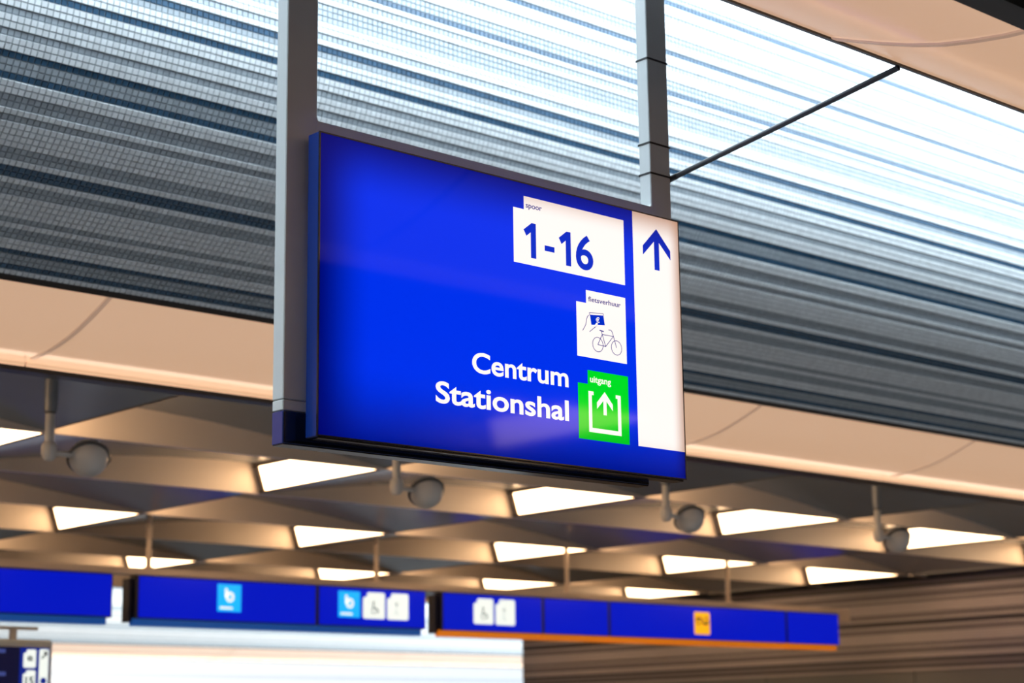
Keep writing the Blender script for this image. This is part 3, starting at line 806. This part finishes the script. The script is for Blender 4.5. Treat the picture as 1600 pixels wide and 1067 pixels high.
def icon_tab(t, x0, x1, z0, z1, what):
    w = x1 - x0; h = z1 - z0
    b = MB()
    b.plate(rrect(x0, x1, z0, z1 - .18 * h, .022), GY - .006, .005); b.plate(rrect(x0 + .18 * w, x1, z1 - .5 * h, z1, .022), GY - .0065, .005)
    p = b.build('pictogram_panel', M['farwhite'], t)
    b = MB()
    if what == 'wheelchair':
        b.plate(rrect(x0 + .42 * w, x0 + .52 * w, z0 + .58 * h, z0 + .66 * h, .01), GY - .009, .002)
        b.stroke([(x0 + .46 * w, z0 + .56 * h), (x0 + .48 * w, z0 + .40 * h), (x0 + .62 * w, z0 + .38 * h), (x0 + .70 * w, z0 + .24 * h)], .05 * w, GY - .009, .002)
        ring = [(x0 + .50 * w + .13 * w * math.cos(q), z0 + .32 * h + .13 * h * math.sin(q)) for q in np.linspace(math.pi * .7, math.pi * 1.9, 12)]
        b.stroke(ring, .025 * w, GY - .009, .002)
        o = b.build('wheelchair_mark', M['farink'], t)
    else:
        b.plate(rrect(x0 + .34 * w, x0 + .52 * w, z0 + .52 * h, z0 + .66 * h, .012), GY - .009, .002)
        b.stroke([(x0 + .42 * w, z0 + .50 * h), (x0 + .42 * w, z0 + .30 * h), (x0 + .34 * w, z0 + .18 * h)], .04 * w, GY - .009, .002)
        b.stroke([(x0 + .42 * w, z0 + .34 * h), (x0 + .52 * w, z0 + .20 * h)], .04 * w, GY - .009, .002)
        o = b.build('figure_mark', M['farpale'], t)
    o.parent = p; o.location = (0, 0, 0)
s1 = far_sign('blank blue sign strip at the left edge of the far row', 5.6, 8.59, [], 'sky_bar')
s2 = far_sign('blue sign strip with two light blue logo squares, middle of the far row', 8.855, 12.225, [10.858], 'sky_bar')
s3 = far_sign('long blue sign strip with orange lower bar and yellow logo square', 12.455, 18.97, [13.87, 14.88, 17.95], 'orange_bar')
icon_b(s2, 9.702, 9.965, 2.880, 3.136); icon_b(s2, 11.11, 11.377, 2.875, 3.133)
icon_tab(s2, 11.416, 11.69, 2.871, 3.132, 'wheelchair'); icon_tab(s2, 11.722, 11.994, 2.869, 3.133, 'figure')
icon_tab(s3, 12.874, 13.146, 2.864, 3.130, 'wheelchair'); icon_tab(s3, 13.18, 13.454, 2.861, 3.130, 'figure')
b = MB(); b.plate(rrect(16.28, 16.544, 2.85, 3.11, .02), GY - .006, .005); yp = b.build('logo_panel', M['yellow'], s3)
b = MB(); cx, cz_ = 16.412, 3.005
b.stroke([(cx - .095, cz_ - .012), (cx - .085, cz_ + .030), (cx - .03, cz_ + .032), (cx + .03, cz_ - .032), (cx + .085, cz_ - .030), (cx + .095, cz_ + .012)], .024, GY - .009, .003)
b.stroke([(cx - .05, cz_ - .035), (cx - .085, cz_ - .035)], .022, GY - .009, .003)
b.stroke([(cx + .05, cz_ + .035), (cx + .085, cz_ + .035)], .022, GY - .009, .003)
o = b.build('logo_mark', M['farink'], s3); o.parent = yp; o.location = (0, 0, 0)

# ------------------------------------------------------------------ departure display at the lower left
DY = 13.5
ds = thing('departure_display', 'dark departure display in a pale grey casing at the bottom left corner', 'display', (6.4, DY, 2.0))
b = MB(); b.box(5.6, 7.275, DY + .005, DY + .16, 1.70, 2.485, bevel=.02); b.build('casing', M['casing'], ds)
b = MB(); b.box(5.66, 7.24, DY - .003, DY + .008, 1.75, 2.425); b.build('screen', M['screen'], ds)
b = MB(); b.box(6.985, 7.235, DY - .006, DY - .002, 1.76, 2.420); sb = b.build('route_field', M['screenblue'], ds)
def dplate(poly, m, name, yf): 
    b = MB(); b.plate(poly, yf, .003); return b.build(name, m, ds)
for k, (z0, lab) in enumerate(((2.265, '9'), (2.105, '15'))):
    dplate(rrect(7.015, 7.120, z0, z0 + .115, .012) , M['farwhite'], 'platform_panel', DY - .010)
    dplate(rrect(7.040, 7.120, z0 + .09, z0 + .140, .012), M['farwhite'], 'platform_tab', DY - .0105)
    text_mesh(lab, 7.045 if len(lab) == 1 else 7.035, 7.090 if len(lab) == 1 else 7.105, z0 + .025, z0 + .092, DY - .014, .003, offset=.02).build('numeral', M['farink'], ds)
dplate(rrect(7.150, 7.228, 2.10, 2.410, .012), M['farwhite'], 'direction_strip', DY - .010)
b = MB(); b.stroke([(7.170, 2.335), (7.208, 2.385)], .012, DY - .014, .003); b.plate([(7.214, 2.394), (7.180, 2.390), (7.212, 2.352)], DY - .0145, .003); b.build('arrow_mark', M['farink'], ds)
dplate([(7.188 + .026 * math.cos(q), 2.165 + .026 * math.sin(q)) for q in np.linspace(0, 2 * math.pi, 20, endpoint=False)], M['screenblue'], 'round_mark', DY - .014)
for z_, a, c in ((2.375, 6.76, 6.86), (2.270, 6.70, 6.80), (2.20, 6.78, 6.87)):
    dplate(rrect(a, c, z_, z_ + .03, .006), M['screentext'], 'text_line', DY - .007)
b = MB(); b.box(6.80, 7.16, DY + .05, DY + .09, 2.560, 2.585); b.box(6.93, 6.98, DY + .05, DY + .09, 2.48, 2.565); b.box(5.80, 6.82, DY + .055, DY + .085, 2.562, 2.583); b.box(5.80, 5.84, DY + .055, DY + .085, 2.58, CZ + .03); b.build('hanger', M['spot'], ds)
